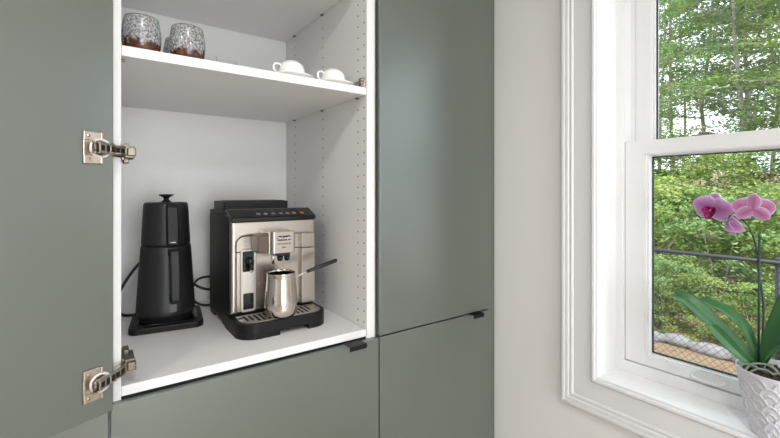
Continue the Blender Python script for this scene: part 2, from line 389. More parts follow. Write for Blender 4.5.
# ------------------------------------------------------------------ niche cabinet
XI0, XI1 = .045, .6393
pc = empty('pantry_cabinet', (.35, 1.30, FL), 'green pantry cabinet with its door swung open, showing white shelves and coffee things', 'cabinet')
def holes(bm, x, side, cols, z0, z1, mi=1):
    for y, ph in cols:
        z = z0+ph
        while z < z1:
            a = Matrix.Translation((x, y, z)) @ Matrix.Rotation(side*PI/2, 4, 'Y')
            r = bmesh.ops.create_circle(bm, cap_ends=True, segments=10, radius=.0027, matrix=a)
            for v in r['verts']:
                for f in v.link_faces: f.material_index = mi
            z += .033
TOP = 1.02
def panel(x0, x1, nm='side_panel'):
    bm = newbm(); box(bm, x0, x1, 1.0, 1.615, FL+.10, TOP, bev=.0008, seg=1); return bm
bm = panel(.031, XI0); obj('side_panel', bm, [M['mela'], M['hole']], pc)
bm = panel(XI1, .6675)
cols = [(1.0146, .007), (1.0483, .0045), (1.2795, .008), (1.5188, .012)]
holes(bm, XI1-.0003, -1, cols, WT+.01, SH-.05); holes(bm, XI1-.0003, -1, cols, SH+.02, .59)
obj('side_panel', bm, [M['mela'], M['hole']], pc)
bm = newbm(); box(bm, XI0, XI1, 1.613, 1.625, FL+.10, TOP); obj('back_panel', bm, M['mela'], pc)
bm = newbm(); box(bm, XI0+.0005, XI1-.001, 1.002, 1.612, .2765, SH, bev=.001); obj('shelf', bm, M['mela'], pc)
bm = newbm(); box(bm, XI0+.0005, XI1-.001, 1.003, 1.612, WT-.021, WT, bev=.001); obj('shelf', bm, M['mela'], pc)
bm = newbm(); box(bm, XI0+.0005, XI1-.001, 1.015, 1.612, .606, .626, bev=.001); obj('shelf', bm, M['mela'], pc)
bm = newbm(); box(bm, XI0, XI1, 1.0, 1.615, TOP-.018, TOP); obj('top_panel', bm, M['mela'], pc)
bm = newbm(); box(bm, XI0, XI1, 1.02, 1.612, FL+.1, FL+.118); obj('bottom_panel', bm, M['mela'], pc)
bm = newbm(); box(bm, .031, .6675, 1.05, 1.07, FL, FL+.1); obj('plinth', bm, M['green'], pc)
def pin(x, y, z, s):
    bm = newbm(); box(bm, min(x, x+s*.008), max(x, x+s*.008), y-.005, y+.005, z-.005, z-.0008, bev=.001); obj('shelf_pin', bm, M['nickeld'], pc)
for z in (.2765, .606):
    for y in (1.048, 1.2795, 1.5188):
        pin(XI1-.0002, y, z, -1)
pin(XI0+.0002, 1.03, .2765, 1)
# hinge base plate left on the right hand panel above the shelf
bm = newbm(); box(bm, XI1-.007, XI1-.0005, 1.006, 1.070, SH+.0005, SH+.026, bev=.002)
box(bm, XI1-.009, XI1-.006, 1.010, 1.056, SH+.003, SH+.024, 0, .002)
box(bm, XI1-.0155, XI1-.006, 1.005, 1.02, SH+.001, SH+.027, 1, .001)
for k in (.005, .013, .021): box(bm, XI1-.016, XI1-.0085, 1.0045, 1.014, SH+k-.0008, SH+k+.0012, 0)
obj('hinge_plate', bm, [M['nickel'], M['nickeld']], pc)
# drawer front below the white shelf
bm = newbm(); box(bm, .0270, .6700, FY, 1.0015, -1.21, -.4275, bev=.0012); df = obj('drawer_front', bm, M['green'], pc)
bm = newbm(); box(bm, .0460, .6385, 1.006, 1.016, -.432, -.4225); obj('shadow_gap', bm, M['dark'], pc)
def tab_pull(x0, x1, z, parent):
    bm = newbm()
    box(bm, x0, x1, FY-.021, FY+.016, z+.0003, z+.0025, bev=.0006, seg=1)
    box(bm, x0, x1, FY-.0225, FY-.0195, z-.010, z+.0025, bev=.0006, seg=1)
    return obj('handle', bm, M['black'], parent)
tab_pull(.562, .616, -.4275, df)
# the open door
da = math.radians(24.9); HP = Vector((.030, .956, 0))
ux = Vector((-math.cos(da), -math.sin(da), 0)); nn = Vector((math.sin(da), -math.cos(da), 0))
DM = Matrix(((ux.x, nn.x, 0, HP.x), (ux.y, nn.y, 0, HP.y), (0, 0, 1, 0), (0, 0, 0, 1)))
bm = newbm(); box(bm, 0, .635, -.018, 0, -.4245, TOP, bev=.0012, mtx=DM)
obj('door', bm, M['green'], pc)
def hinge(z, name='door_hinge'):
    h = empty(name, (0, 0, 0)); h.parent = pc; h.location = Vector((.02, .96, z))-wloc(pc)
    bm = newbm()
    T = DM
    box(bm, .0335, .0520, 0, .0035, z-.029, z+.029, bev=.0012, mtx=T)
    for s in (-1, 1):
        box(bm, .0245, .0520, 0, .0048, z+s*.0215-.0085, z+s*.0215+.0085, bev=.0015, mtx=T)
        box(bm, .0195, .0245, 0, .0060, z+s*.0215-.0080, z+s*.0215+.0080, bev=.0015, mtx=T)
        lathe(bm, [(0,0),(.0028,0),(.0028,.0012),(0,.0012)], seg=12, mtx=T @ Matrix.Translation((.044, .0045, z+s*.0215)) @ Matrix.Rotation(-PI/2, 4, 'X'))
    obj('mounting_flange', bm, M['nickel'], h)
    bm = newbm()
    lathe(bm, [(.0130,0),(.0188,0),(.0190,.0050),(.0165,.0068),(.0140,.0050),(.0130,-.004),(0,-.004)], seg=36, mtx=T @ Matrix.Translation((.0235, 0, z)) @ Matrix.Rotation(-PI/2, 4, 'X'))
    obj('hinge_cup', bm, M['ring'], h)
    # articulated arm
    A = Vector((.0015, .9235, z)); B = Vector((.028, .958, z)); Bm = Vector((.0475, .988, z)); C = Vector((.0645, 1.034, z))
    bm = newbm()
    def link(p, q, w, th, off=0, mi=0):
        d = (q-p); L = d.length; ang = math.atan2(d.y, d.x)
        mt = Matrix.Translation(p) @ Matrix.Rotation(ang, 4, 'Z')
        for s in (-1, 1): box(bm, -.004, L+.004, -th/2, th/2, s*w/2-.0015, s*w/2+.0015, mi, .0008, mt, 1)
        box(bm, .004, L-.004, -th/2+off-.001, -th/2+off+.001, -w/2, w/2, mi, 0, mt)
    for p, q, w in ((A, B, .019), (B, Bm, .016)):
        link(p, q, w, .008)
    mt = Matrix.Translation((A+B)/2) @ Matrix.Rotation(math.atan2(B.y-A.y, B.x-A.x), 4, 'Z')
    box(bm, -.017, -.007, -.0055, .0055, -.0105, .0105, 0, .001, mt, 1); box(bm, .000, .009, -.0055, .0055, -.0085, .0085, 1, .001, mt, 1)
    for u_ in (.30, .62, .9): box(bm, (B-A).length*u_-.0045, (B-A).length*u_+.0045, -.0058, -.0046, -.0052, .0052, 2, 0, Matrix.Translation(A) @ Matrix.Rotation(math.atan2(B.y-A.y, B.x-A.x), 4, 'Z'))
    for u_ in (.3, .75): box(bm, (Bm-B).length*u_-.005, (Bm-B).length*u_+.005, -.0058, -.0046, -.0045, .0045, 2, 0, Matrix.Translation(B) @ Matrix.Rotation(math.atan2(Bm.y-B.y, Bm.x-B.x), 4, 'Z'))
    for p in (A, B, Bm): tube(bm, [(p.x, p.y, z-.0115), (p.x, p.y, z+.0115)], .0034, 10, 1)
    tube(bm, [(B.x+.006, B.y-.004, z-.007), (Bm.x+.004, Bm.y-.006, z-.007)], .002, 8, 0)
    tube(bm, [(A.x+.006, A.y+.020, z-.0095), (Bm.x-.004, Bm.y+.006, z-.0105), (C.x-.004, C.y, z-.010)], .0022, 8, 1)
    obj('hinge_arm', bm, [M['nickel'], M['nickeld'], M['dark']], h)
    bm = newbm()
    box(bm, .0452, .0500, .996, 1.072, z-.017, z+.017, 0, .001)
    box(bm, .0500, .0690, 1.000, 1.060, z-.0125, z+.0125, 0, .002)
    box(bm, .0550, .0705, .990, 1.014, z-.0085, z+.0085, 0, .002)
    box(bm, .0500, .0610, 1.035, 1.068, z-.0210, z+.0210, 0, .002)
    for yy in (1.012, 1.034, 1.050): lathe(bm, [(0,0),(.004,0),(.004,.0016),(0,.0016)], seg=14, mi=1, mtx=Matrix.Translation((.0678, yy, z)) @ Matrix.Rotation(PI/2, 4, 'Y'))
    obj('mounting_plate', bm, [M['nickeld'], M['nickel']], h)
hinge(.0793); hinge(-.3605)

# ------------------------------------------------------------------ tall storage cabinet on the right
tc_ = empty('tall_cabinet', (.93, 1.30, FL), 'tall closed green cabinet between the open pantry and the window wall', 'cabinet')
for nm, a in (('side_panel', (.669, .688, 1.022, 1.615, FL+.1, TOP)), ('side_panel', (1.152, 1.1715, 1.022, 1.615, FL+.1, TOP)), ('back_panel', (.688, 1.152, 1.6, 1.615, FL+.1, TOP)),
    ('top_panel', (.688, 1.152, 1.003, 1.6, TOP-.018, TOP)), ('bottom_panel', (.688, 1.152, 1.003, 1.6, FL+.1, FL+.118)), ('shelf', (.688, 1.152, 1.03, 1.6, -.436, -.418))):
    bm = newbm(); box(bm, *a); obj(nm, bm, M['mela'], tc_)
bm = newbm(); box(bm, .6738, 1.1530, FY, 1.002, -.4230, TOP, bev=.0012); obj('upper_door', bm, M['green'], tc_)
bm = newbm(); box(bm, .6738, 1.1530, FY, 1.002, -1.21, -.4272, bev=.0012); ld = obj('lower_door', bm, M['green'], tc_)
tab_pull(1.048, 1.098, -.4272, ld)
bm = newbm(); box(bm, 1.1560, W-.0005, 1.0000, 1.018, FL+.1, TOP); obj('filler_strip', bm, M['green'], tc_)
bm = newbm(); box(bm, .669, 1.19, 1.05, 1.07, FL, FL+.1); obj('plinth', bm, M['green'], tc_)

# neighbour on the left, seen only under the open door
nb = empty('base_cabinet', (-.3, 1.30, FL), 'green cabinet to the left, showing only below the open door', 'cabinet')
bm = newbm(); box(bm, -.62, .0300, 1.022, 1.615, FL+.1, TOP); obj('carcass', bm, M['mela'], nb)
bm = newbm(); box(bm, -.61, .0230, FY, 1.002, -1.21, -.4275, bev=.0012); obj('drawer_front', bm, M['green'], nb)
bm = newbm(); box(bm, -.61, .0230, FY+.004, 1.002, -.4245, TOP, bev=.0012); obj('upper_door', bm, M['green'], nb)
bm = newbm(); box(bm, -.62, .0300, 1.05, 1.07, FL, FL+.1); obj('plinth', bm, M['green'], nb)
bm = newbm(); box(bm, -.62, 1.1965, 1.0, 1.615, TOP+.004, CE); obj('filler_panel', bm, M['green'], None, kind='structure').name = 'trim_2'

# ------------------------------------------------------------------ coffee machine
cm = empty('coffee_machine', (.442, 1.30, WT), 'black and silver bean-to-cup coffee machine in the white niche', 'coffee machine')
X0, X1 = .313, .571
bm = newbm()
box(bm, X0, X1, 1.222, 1.462, WT+.010, -.074, bev=.003)
box(bm, X0+.0005, X1-.0005, 1.246, 1.460, -.0735, -.0615, bev=.002)
for y0, y1 in ((1.225, 1.30), (1.40, 1.455)):
    box(bm, X0+.001, X1-.001, y0, y1, WT, WT+.011, bev=.001)
obj('housing', bm, M['black'], cm)
# drip tray base with rounded front corners and a notch in the bottom edge
bm = newbm()
fp = rrect(X0-.002, X1+.003, 1.103, 1.260, .052, 10, (0,0,1,1))
prism(bm, fp, WT+.013, WT+.0415, bev=.002)
def clip(x0, x1): return [(min(max(x, x0), x1), y) for x, y in fp]
def uniq(p):
    o = []
    for q in p:
        if not o or (Vector(q)-Vector(o[-1])).length > 1e-5: o.append(q)
    if (Vector(o[0])-Vector(o[-1])).length < 1e-5: o.pop()
    return o
prism(bm, uniq([(x, y) for x, y in fp if x <= .37]+[(.424, 1.103), (.417, 1.260)]) if False else [(X0-.002, 1.26)]+[(x, y) for x, y in rrect(X0-.002, .60, 1.103, 1.260, .052, 10, (0,0,1,0))[2:-1]]+[(.420, 1.103), (.420, 1.26)], WT, WT+.014)
prism(bm, [(.505, 1.26), (.505, 1.103)]+[(x, y) for x, y in rrect(.40, X1+.003, 1.103, 1.260, .052, 10, (0,0,0,1))[3:]]+[(X1+.003, 1.26)], WT, WT+.014)
obj('drip_tray', bm, M['black'], cm)
bm = newbm()
prism(bm, rrect(X0+.010, X1-.009, 1.115, 1.2, .040, 8, (0,0,1,1)), WT+.0415, WT+.0435, bev=.0006, seg=1)
gx = X0+.030
while gx < X1-.030:
    y0 = 1.124 if X0+.055 < gx < X1-.055 else 1.140
    box(bm, gx-.0034, gx+.0034, y0, 1.187, WT+.0433, WT+.0438, 1); gx += .0142
box(bm, X0+.012, X0+.026, 1.165, 1.178, WT+.0433, WT+.0438, 1)
obj('drip_grille', bm, [M['silver'], M['dark']], cm)
# fascia: top band and left column of one sheet, inner corner rounded
bm = newbm()
zt, zb, zs = -.0875, -.352, -.134
co = [(X0, zt), (X1, zt), (X1, zs-.003)]
co += [(.52, zs-.0005), (.45, zs), (.352, zs)]
co += [(.352-.022*math.sin(math.radians(a)), zs-.022+.022*math.cos(math.radians(a))) for a in range(10, 91, 10)]
co += [(.330, zb), (X0, zb)]
prism(bm, co, 1.197, 1.224, 'y', bev=.008, seg=4)
obj('fascia', bm, M['steel'], cm)
bm = newbm()
box(bm, .326, X1, 1.216, 1.223, -.178, zs+.01, bev=.001); box(bm, .326, X1, 1.2145, 1.223, zb, -.1795, bev=.001)
box(bm, .5262, X1, 1.1990, 1.222, zb, -.1797, bev=.0015); box(bm, .5262, X1, 1.2010, 1.222, -.1783, zs+.012, bev=.0015)
box(bm, .388, .3892, 1.2138, 1.216, zb, -.179, 1); box(bm, .5250, .5258, 1.2138, 1.216, zb, -.179, 1); box(bm, .390, .525, 1.2138, 1.216, -.2755, -.2748, 1)
obj('recess_panel', bm, [M['steel'], M['nickeld']], cm)
bm = newbm()
box(bm, .374, .4075, 1.150, 1.216, -.178, -.128, bev=.003); box(bm, .374, .376, 1.1495, 1.15, -.176, -.13)
obj('brew_carriage', bm, M['bronze'], cm)
# steam module
bm = newbm(); prism(bm, rrect(.3425, .3865, -.3535, -.172, .009, 6), 1.2085, 1.216, 'y', bev=.0015); sm = obj('steam_panel', bm, M['silver'], cm)
bm = newbm(); prism(bm, rrect(.3475, .3800, -.236, -.1765, .004, 4), 1.2065, 1.212, 'y', bev=.001); obj('socket', bm, M['blackg'], sm)
bm = newbm(); prism(bm, rrect(.3495, .3795, -.3455, -.2985, .004, 4), 1.2072, 1.212, 'y', bev=.0008); obj('window_inset', bm, M['blackg'], sm)
bm = newbm(); lathe(bm, [(0,0),(.011,0),(.011,.012),(.009,.018),(.0075,.022),(0,.022)], seg=24, mtx=Matrix.Translation((.3665, 1.2065, -.205)) @ Matrix.Rotation(PI/2, 4, 'X'))
tube(bm, [(.3665, 1.191, -.205), (.3665, 1.189, -.222), (.3665, 1.189, -.228)], .006, 14)
tube(bm, [(.3665, 1.189, -.2278), (.3665, 1.189, -.235)], .0045, 14, 1)
obj('nozzle', bm, [M['blackg'], M['chrome']], sm)
# brew head
bm = newbm()
prism(bm, rrect(.4085, .4790, 1.136, 1.215, .008, 5, (0,0,1,1)), -.1805, -.118, 'z', bev=.0015)
hd = obj('brew_head', bm, M['steel'], cm)
bm = newbm(); box(bm, .4035, .4088, 1.150, 1.214, -.184, -.120, bev=.0015); obj('head_trim', bm, M['chrome'], hd)
bm = newbm()
box(bm, .4270, .4650, 1.142, 1.185, -.190, -.1802, 1, .002)
for sx in (.437, .458):
    lathe(bm, [(0,0),(.0065,0),(.0085,.007),(.0085,.013),(0,.013)], c=(sx, 1.150, -.2035), seg=20, mi=1)
lathe(bm, [(0,0),(.003,0),(.004,.006),(.0055,.008),(.0055,.026),(0,.026)], c=(.4165, 1.150, -.2065), seg=18, mi=0)
lathe(bm, [(0,0),(.0038,0),(.0038,.005),(0,.005)], c=(.4165, 1.150, -.2095), seg=14, mi=1)
obj('spout', bm, [M['chrome'], M['blackg']], hd)
bm = newbm(); prism(bm, rrect(.4225, .4650, -.1440, -.1300, .0069, 8), 1.1350, 1.1362, 'y'); lg = obj('badge', bm, M['ink'], hd)
prq = (PI/2, 0, 0)
text('logo_text', "De'Longhi", .0098, M['inkw'], lg, (.4437, 1.1348, -.1368), prq, True)
text('model_text', "MAGNIFICA", .0078, M['ink'], hd, (.4437, 1.1358, -.1535), prq)
text('model_text', "Evo", .0078, M['ink'], hd, (.4437, 1.1358, -.1635), prq, True)
# control panel
bm = newbm()
prism(bm, [(1.1925, -.0885), (1.1925, -.0795), (1.196, -.0765), (1.243, -.0565), (1.250, -.0550), (1.262, -.0560), (1.262, -.0885)], X0+.0005, X1-.0005, 'x', bev=.0015)
cp = obj('control_panel', bm, M['blackg'], cm)
sl = math.atan2(.020, .047)
def onslope(x, t, r, m, nm):
    bm = newbm(); y = 1.196+t*.047; z = -.0765+t*.020+.0002
    mt = Matrix.Translation((x, y, z)) @ Matrix.Rotation(sl, 4, 'X')
    if isinstance(r, tuple): box(bm, -r[0], r[0], -r[1], r[1], 0, .0004, 0, 0, mt)
    else:
        lathe(bm, [(0,.0004),(r*.35,.0004),(r*.35,0)], seg=12, mtx=mt); lathe(bm, [(r*.62,0),(r*.62,.0004),(r,.0004),(r,0)], seg=16, mtx=mt)
    return obj(nm, bm, m, cp)
for i, x in enumerate((.394, .416, .440, .463, .484, .505, .531)): onslope(x, .34, .0062, M['ledo'] if i == 6 else M['led'], 'touch_icon')
for i, x in enumerate((.388, .412, .432, .445, .460, .474, .498, .520)): onslope(x, .74, (.005, .0012), M['dim'], 'touch_mark')
# raised bean lid
bm = newbm(); prism(bm, rrect(.324, .530, 1.320, 1.455, .006, 4), -.067, -.034, bev=.002)
box(bm, .345, .522, 1.330, 1.442, -.0335, -.0325, bev=.0004); box(bm, .39, .47, 1.3196, 1.3206, -.040, -.036, 1)
obj('bean_lid', bm, [M['black'], M['blackg']], cm)

# ------------------------------------------------------------------ milk pot
px_, py_ = .4365, 1.1400; ZT = WT+.0435
pt = empty('milk_pitcher', (px_, py_, ZT), 'shiny stainless steel milk pot with black rod handle on the drip tray', 'milk pitcher')
bm = newbm(); 
pf = [(0,.0006),(.036,.0006),(.0405,.002),(.0452,.012),(.0462,.024),(.0452,.045),(.0425,.080),(.0405,.105),(.0398,.120),(.0405,.1225),(.0400,.1232),(.0390,.122),(.0388,.118),(.0395,.103),(.0415,.080),(.044,.045),(.0448,.024),(.043,.012),(.036,.004),(0,.004)]
lathe(bm, pf, seg=64, c=(px_, py_, ZT)); obj('vessel', bm, M['chrome'], pt)
bm = newbm(); tube(bm, smooth_path([(px_+.0375, py_-.012, ZT+.104), (px_+.046, py_-.016, ZT+.109), (px_+.060, py_-.019, ZT+.1165), (px_+.075, py_-.020, ZT+.121)]), .0017, 10); obj('handle_wire', bm, M['chrome'], pt)
bm = newbm(); tube(bm, [(px_+.070, py_-.0198, ZT+.1195), (px_+.072, py_-.0199, ZT+.120), (px_+.120, py_-.022, ZT+.1320), (px_+.164, py_-.024, ZT+.1438), (px_+.167, py_-.024, ZT+.1446)], [.003, .005, .0058, .006, .0046], 14); obj('handle', bm, M['blackm'], pt)

# ------------------------------------------------------------------ kettle
kx, ky = .1775, 1.405
KS = .895
kt = empty('electric_kettle', (kx, ky, WT), 'matte black two-tier electric tea maker on a square base', 'kettle')
bm = newbm(); prism(bm, rrect(-.097, .094, -.094, .102, .022, 8), 0, .0185, bev=.004)
prism(bm, rrect(-.080, .080, -.074, .084, .03, 8), .0180, .0200, mi=1, bev=.0008)
bmesh.ops.transform(bm, matrix=Matrix.Translation((kx+.005, ky+.002, WT)) @ Matrix.Rotation(math.radians(-8), 4, 'Z'), verts=bm.verts[:]); obj('power_base', bm, [M['black'], M['blackg']], kt)
bm = newbm()
lathe(bm, [(0,.0195),(.080,.0195),(.0805,.032),(.0835,.034),(.0875,.040),(.0885,.050),(.0878,.060),(.0830,.130),(.0785,.190),(.0752,.233),(.0745,.2365),(.072,.238),(0,.238)], c=(kx, ky, WT), seg=64)
bmesh.ops.transform(bm, matrix=Matrix.Translation((kx, ky, 0)) @ Matrix.Diagonal((KS, KS, 1, 1)) @ Matrix.Translation((-kx, -ky, 0)), verts=bm.verts[:])
jg = obj('jug', bm, M['blackm'], kt)
bm = newbm()
lathe(bm, [(0,.238),(.0705,.238),(.0725,.2405),(.0735,.246),(.0728,.262),(.0700,.310),(.0675,.350),(.0665,.3605),(.0645,.3640),(.0620,.3655),(.057,.3660),(0,.367)], c=(kx, ky, WT), seg=64)
bmesh.ops.transform(bm, matrix=Matrix.Translation((kx, ky, 0)) @ Matrix.Diagonal((KS, KS, 1, 1)) @ Matrix.Translation((-kx, -ky, 0)), verts=bm.verts[:])
up = obj('brew_pot', bm, M['blackm'], kt)
bm = newbm(); lathe(bm, [(0,.367),(.0150,.367),(.0120,.3695),(.0075,.373),(.0070,.377),(.0100,.3815),(.0185,.3855),(.0205,.3875),(.0195,.3895),(0,.3905)], c=(kx, ky, WT), seg=36); obj('lid_knob', bm, M['black'], up)
# spout and flush grip strips face the viewer
ad = math.atan2(-ky, -kx)+math.radians(13)
def front(r, w, z, dz=0):
    d = Vector((math.cos(ad), math.sin(ad), 0)); s = Vector((-math.sin(ad), math.cos(ad), 0))
    return Vector((kx, ky, WT+z))+d*(r-(.0093 if r > 0 else -.0093))+s*w
def strip(bm, secs, mi=0):
    rings = []
    for z, ri, ro, hw in secs:
        rings.append([bm.verts.new(p) for p in (front(ri, -hw, z), front(ro-.002, -hw, z), front(ro, -hw+.003, z), front(ro, hw-.003, z), front(ro-.002, hw, z), front(ri, hw, z))])
    for a, b in zip(rings, rings[1:]):
        for i in range(6): 
            f = bm.faces.new((a[i], a[(i+1) % 6], b[(i+1) % 6], b[i])); f.material_index = mi
    bm.faces.new(rings[0][::-1]); bm.faces.new(rings[-1])
bm = newbm(); strip(bm, [(.2435,.060,.0875,.0150),(.250,.060,.0885,.0155),(.300,.060,.0855,.0155),(.352,.058,.0815,.0150),(.3600,.056,.0785,.0140),(.3635,.054,.0720,.0120)]); obj('handle', bm, M['blackg'], up)
bm = newbm(); v = []
strip(bm, [(.2500,.080,.0893,.0088),(.2522,.080,.0892,.0088)]); obj('name_mark', bm, M['inkw'], up)
bm = newbm(); strip(bm, [(.085,.112,.1165,.0095),(.092,.1075,.1180,.0110),(.110,.1045,.1170,.0115),(.190,.0990,.1110,.0120),(.222,.0960,.1070,.0120)]); strip(bm, [(.214,.074,.1072,.0120),(.226,.073,.1060,.0118),(.2305,.072,.1010,.0105)])
strip(bm, [(.080,.081,.110,.0095),(.0865,.081,.1165,.0100),(.098,.081,.1180,.0105)])
obj('handle', bm, M['blackm'], jg)
bm = newbm(); strip(bm, [(.050,.080,.0895,.0110),(.072,.080,.0885,.0108)]); obj('level_plate', bm, M['dim'], jg)
# spout on the far side
bm = newbm(); tube(bm, [front(-.070, 0, .205), front(-.086, 0, .222), front(-.094, 0, .232)], [.020, .014, .009], 16); obj('spout', bm, M['blackm'], jg)

def cable(name, pts, r, label, n=8):
    bm = newbm(); tube(bm, smooth_path(pts, n), r, 8); obj(name, bm, M['rubber'], None, label, 'cable')
cable('power_cable', [(kx-.03, ky+.096, WT+.009), (.10, 1.53, WT+.006), (.066, 1.52, WT+.02), (.060, 1.515, WT+.075), (.100, 1.535, WT+.145), (.160, 1.585, WT+.200), (.19, 1.606, WT+.21)], .0045, 'black power cable curving up the back wall left of the kettle')
cable('power_cable', [(kx+.03, 1.609, WT+.145), (.24, 1.560, WT+.120), (.275, 1.500, WT+.085), (.302, 1.488, WT+.070), (.325, 1.495, WT+.062), (.34, 1.50, WT+.05), (.34, 1.51, WT+.02), (.318, 1.515, WT+.006), (.282, 1.520, WT+.02), (.270, 1.535, WT+.055), (.292, 1.545, WT+.092), (.335, 1.545, WT+.098), (.36, 1.54, WT+.09), (.40, 1.52, WT+.06), (.42, 1.49, WT+.04), (.42, 1.468, WT+.035)], .0042, 'black power cable looping between the kettle and coffee machine')
# ------------------------------------------------------------------ cups on the open shelf
def speckled(x, y, label, tilt=0):
    t = empty('ceramic_cup', (x, y, SH), label, 'cup', 'speckled handmade cups')
    bm = newbm()
    pf = [(0,.0006),(.030,.0006),(.0350,.003),(.0395,.012),(.0418,.026),(.0422,.040),(.0408,.056),(.0385,.070),(.0372,.0770),(.0362,.0785),(.0350,.0770),(.0365,.068),(.039,.053),(.0402,.040),(.0395,.026),(.037,.013),(.03,.006),(0,.005)]
    pf = [(r*.905, z*1.0) for r, z in pf]
    lathe(bm, pf, seg=56, c=(x, y, SH), mis=[0]*8+[1]*2+[0]*7)
    o = obj('cup_body', bm, [M['speck'], M['cuprim']], t, origin=(x, y, SH)); return t
speckled(.0850, 1.050, 'blue-white speckled brown-based cup at the left end of the shelf')
speckled(.1765, 1.050, 'speckled brown-based cup, front one of the pair on the right').rotation_euler.z = 2.0
speckled(.1765, 1.150, 'speckled cup mostly hidden behind another cup').rotation_euler.z = 4.0
def tumbler(x, y, h, label):
    bm = newbm(); lathe(bm, [(0,.0006),(.018,.0006),(.0195,.004),(.0215,h),(.0205,h+.0006),(.0200,h-.001),(.0180,.006),(0,.005)], seg=32, c=(x, y, SH))
    obj('drinking_glass', bm, M['glass'], None, label, 'glass', 'small clear glasses')
tumbler(.232, 1.10, .040, 'small clear glass on the shelf right beside the speckled cups')
tumbler(.284, 1.115, .038, 'small clear glass on the shelf, nearer the white cups')
def white_cup(x, y, label, slabel, ha):
    s = empty('saucer', (x, y, SH), slabel, 'saucer', 'white porcelain saucers')
    bm = newbm(); lathe(bm, [(0,.0006),(.026,.0006),(.028,.002),(.045,.006),(.0590,.0110),(.0622,.0128),(.0620,.0142),(.0585,.0128),(.044,.0082),(.030,.0042),(0,.0040)], seg=56, c=(x, y, SH)); obj('plate', bm, M['porc'], s)
    c = empty('coffee_cup', (x, y, SH+.0098), label, 'cup', 'upside-down white cups')
    z = SH+.0092; bm = newbm()
    lathe(bm, [(.0375,.0012),(.0392,.0006),(.0395,.002),(.0378,.012),(.0368,.022),(.0340,.032),(.0300,.0385),(.0255,.0415),(.0215,.0425),(.0210,.0450),(.0190,.0455),(.0185,.043),(0,.043),(0,.040),(.0240,.038),(.0335,.022),(.0365,.010),(.0375,.0012)], seg=48, c=(x, y, z)); obj('cup_body', bm, M['porc'], c)
    d = Vector((math.cos(ha), math.sin(ha), 0)); o = Vector((x, y, z))
    bm = newbm(); tube(bm, smooth_path([o+d*.0335+Vector((0,0,.030)), o+d*.042+Vector((0,0,.0335)), o+d*.053+Vector((0,0,.029)), o+d*.0555+Vector((0,0,.019)), o+d*.048+Vector((0,0,.010)), o+d*.0362+Vector((0,0,.009))], 6), .0030, 10); obj('handle', bm, M['porc'], c)
white_cup(.4410, 1.075, 'white coffee cup upside down, nearer the speckled cups', 'white saucer under the upturned cup nearer the speckled cups', PI+.2)
white_cup(.5690, 1.075, 'white coffee cup upside down, beside the hinge plate at the right', 'white saucer under the upturned cup beside the hinge plate', PI+.2)

# ------------------------------------------------------------------ orchid on the sill
ox, oy, oz = 1.243, .236, OZ0
op = empty('plant_pot', (ox, oy, oz), 'pearly white pot with raised scallop pattern on the window sill', 'plant pot')
bm = newbm()
NS, NZ = 288, 110; PH = .146
def prad(z): return .0445+(.0735-.0445)*(z/PH)**.9
def scal(a, z):
    # overlapping scallop arcs in staggered rows
    n = 9; rh = .0200
    h = 0
    row = int(math.floor(z/rh))
    for rr in (row-2, row-1, row):
        u = (a/(2*PI)*n + (.5 if rr % 2 else 0)) % 1.0 - .5
        cw = 2*PI*prad(z)/n
        dx = u*cw; dz = (z-rr*rh)
        R = cw*.50; Rz = rh*2.3
        q = math.hypot(dx/R, max(dz, 0)/Rz)
        if dz >= 0 and q <= 1:
            for ring, hh in ((.92, 1.0), (.55, .7)):
                h = max(h, hh*max(0, 1-(abs(q-ring)/.08)**2))
            h = max(h, .08*q)
            return h
    return 0
rings = []
for j in range(NZ+1):
    z = PH*j/NZ; ring = []
    for i in range(NS):
        a = 2*PI*i/NS; r = prad(z)
        if .004 < z < PH-.006: r += .0022*scal(a, z)
        else: r += .0006
        ring.append(bm.verts.new((ox+r*math.cos(a), oy+r*math.sin(a), oz+.0006+z)))
    rings.append(ring)
for j in range(NZ):
    for i in range(NS):
        f = bm.faces.new((rings[j][i], rings[j][(i+1) % NS], rings[j+1][(i+1) % NS], rings[j+1][i])); f.smooth = True
bm.faces.new(rings[0][::-1])
inner = []
for r, z in ((.0728, PH+.001), (.0715, PH+.0006), (.0700, PH-.003), (.066, PH-.03)):
    inner.append([bm.verts.new((ox+r*math.cos(2*PI*i/NS), oy+r*math.sin(2*PI*i/NS), oz+.0006+z)) for i in range(NS)])
al = [rings[-1]]+inner
for a_, b_ in zip(al, al[1:]):
    for i in range(NS): bm.faces.new((a_[i], a_[(i+1) % NS], b_[(i+1) % NS], b_[i])).smooth = True
bm.faces.new(inner[-1])
obj('pot_body', bm, M['pot'], op)
bm = newbm(); g = 22
for i in range(240):
    r = .062*math.sqrt(random.random()); a = random.random()*2*PI; s = random.uniform(.004, .009)
    mt = Matrix.Translation((ox+r*math.cos(a), oy+r*math.sin(a), oz+PH-.022+random.uniform(0, .014))) @ Matrix.Rotation(random.random()*6, 4, Vector((random.random()-.5, random.random()-.5, random.random())).normalized())
    box(bm, -s, s, -s*.6, s*.6, -s*.35, s*.35, 0, 0, mt)
obj('bark_mix', bm, M['bark'], None, 'dark bark chips filling the pot around the orchid', 'potting mix', kind='stuff')

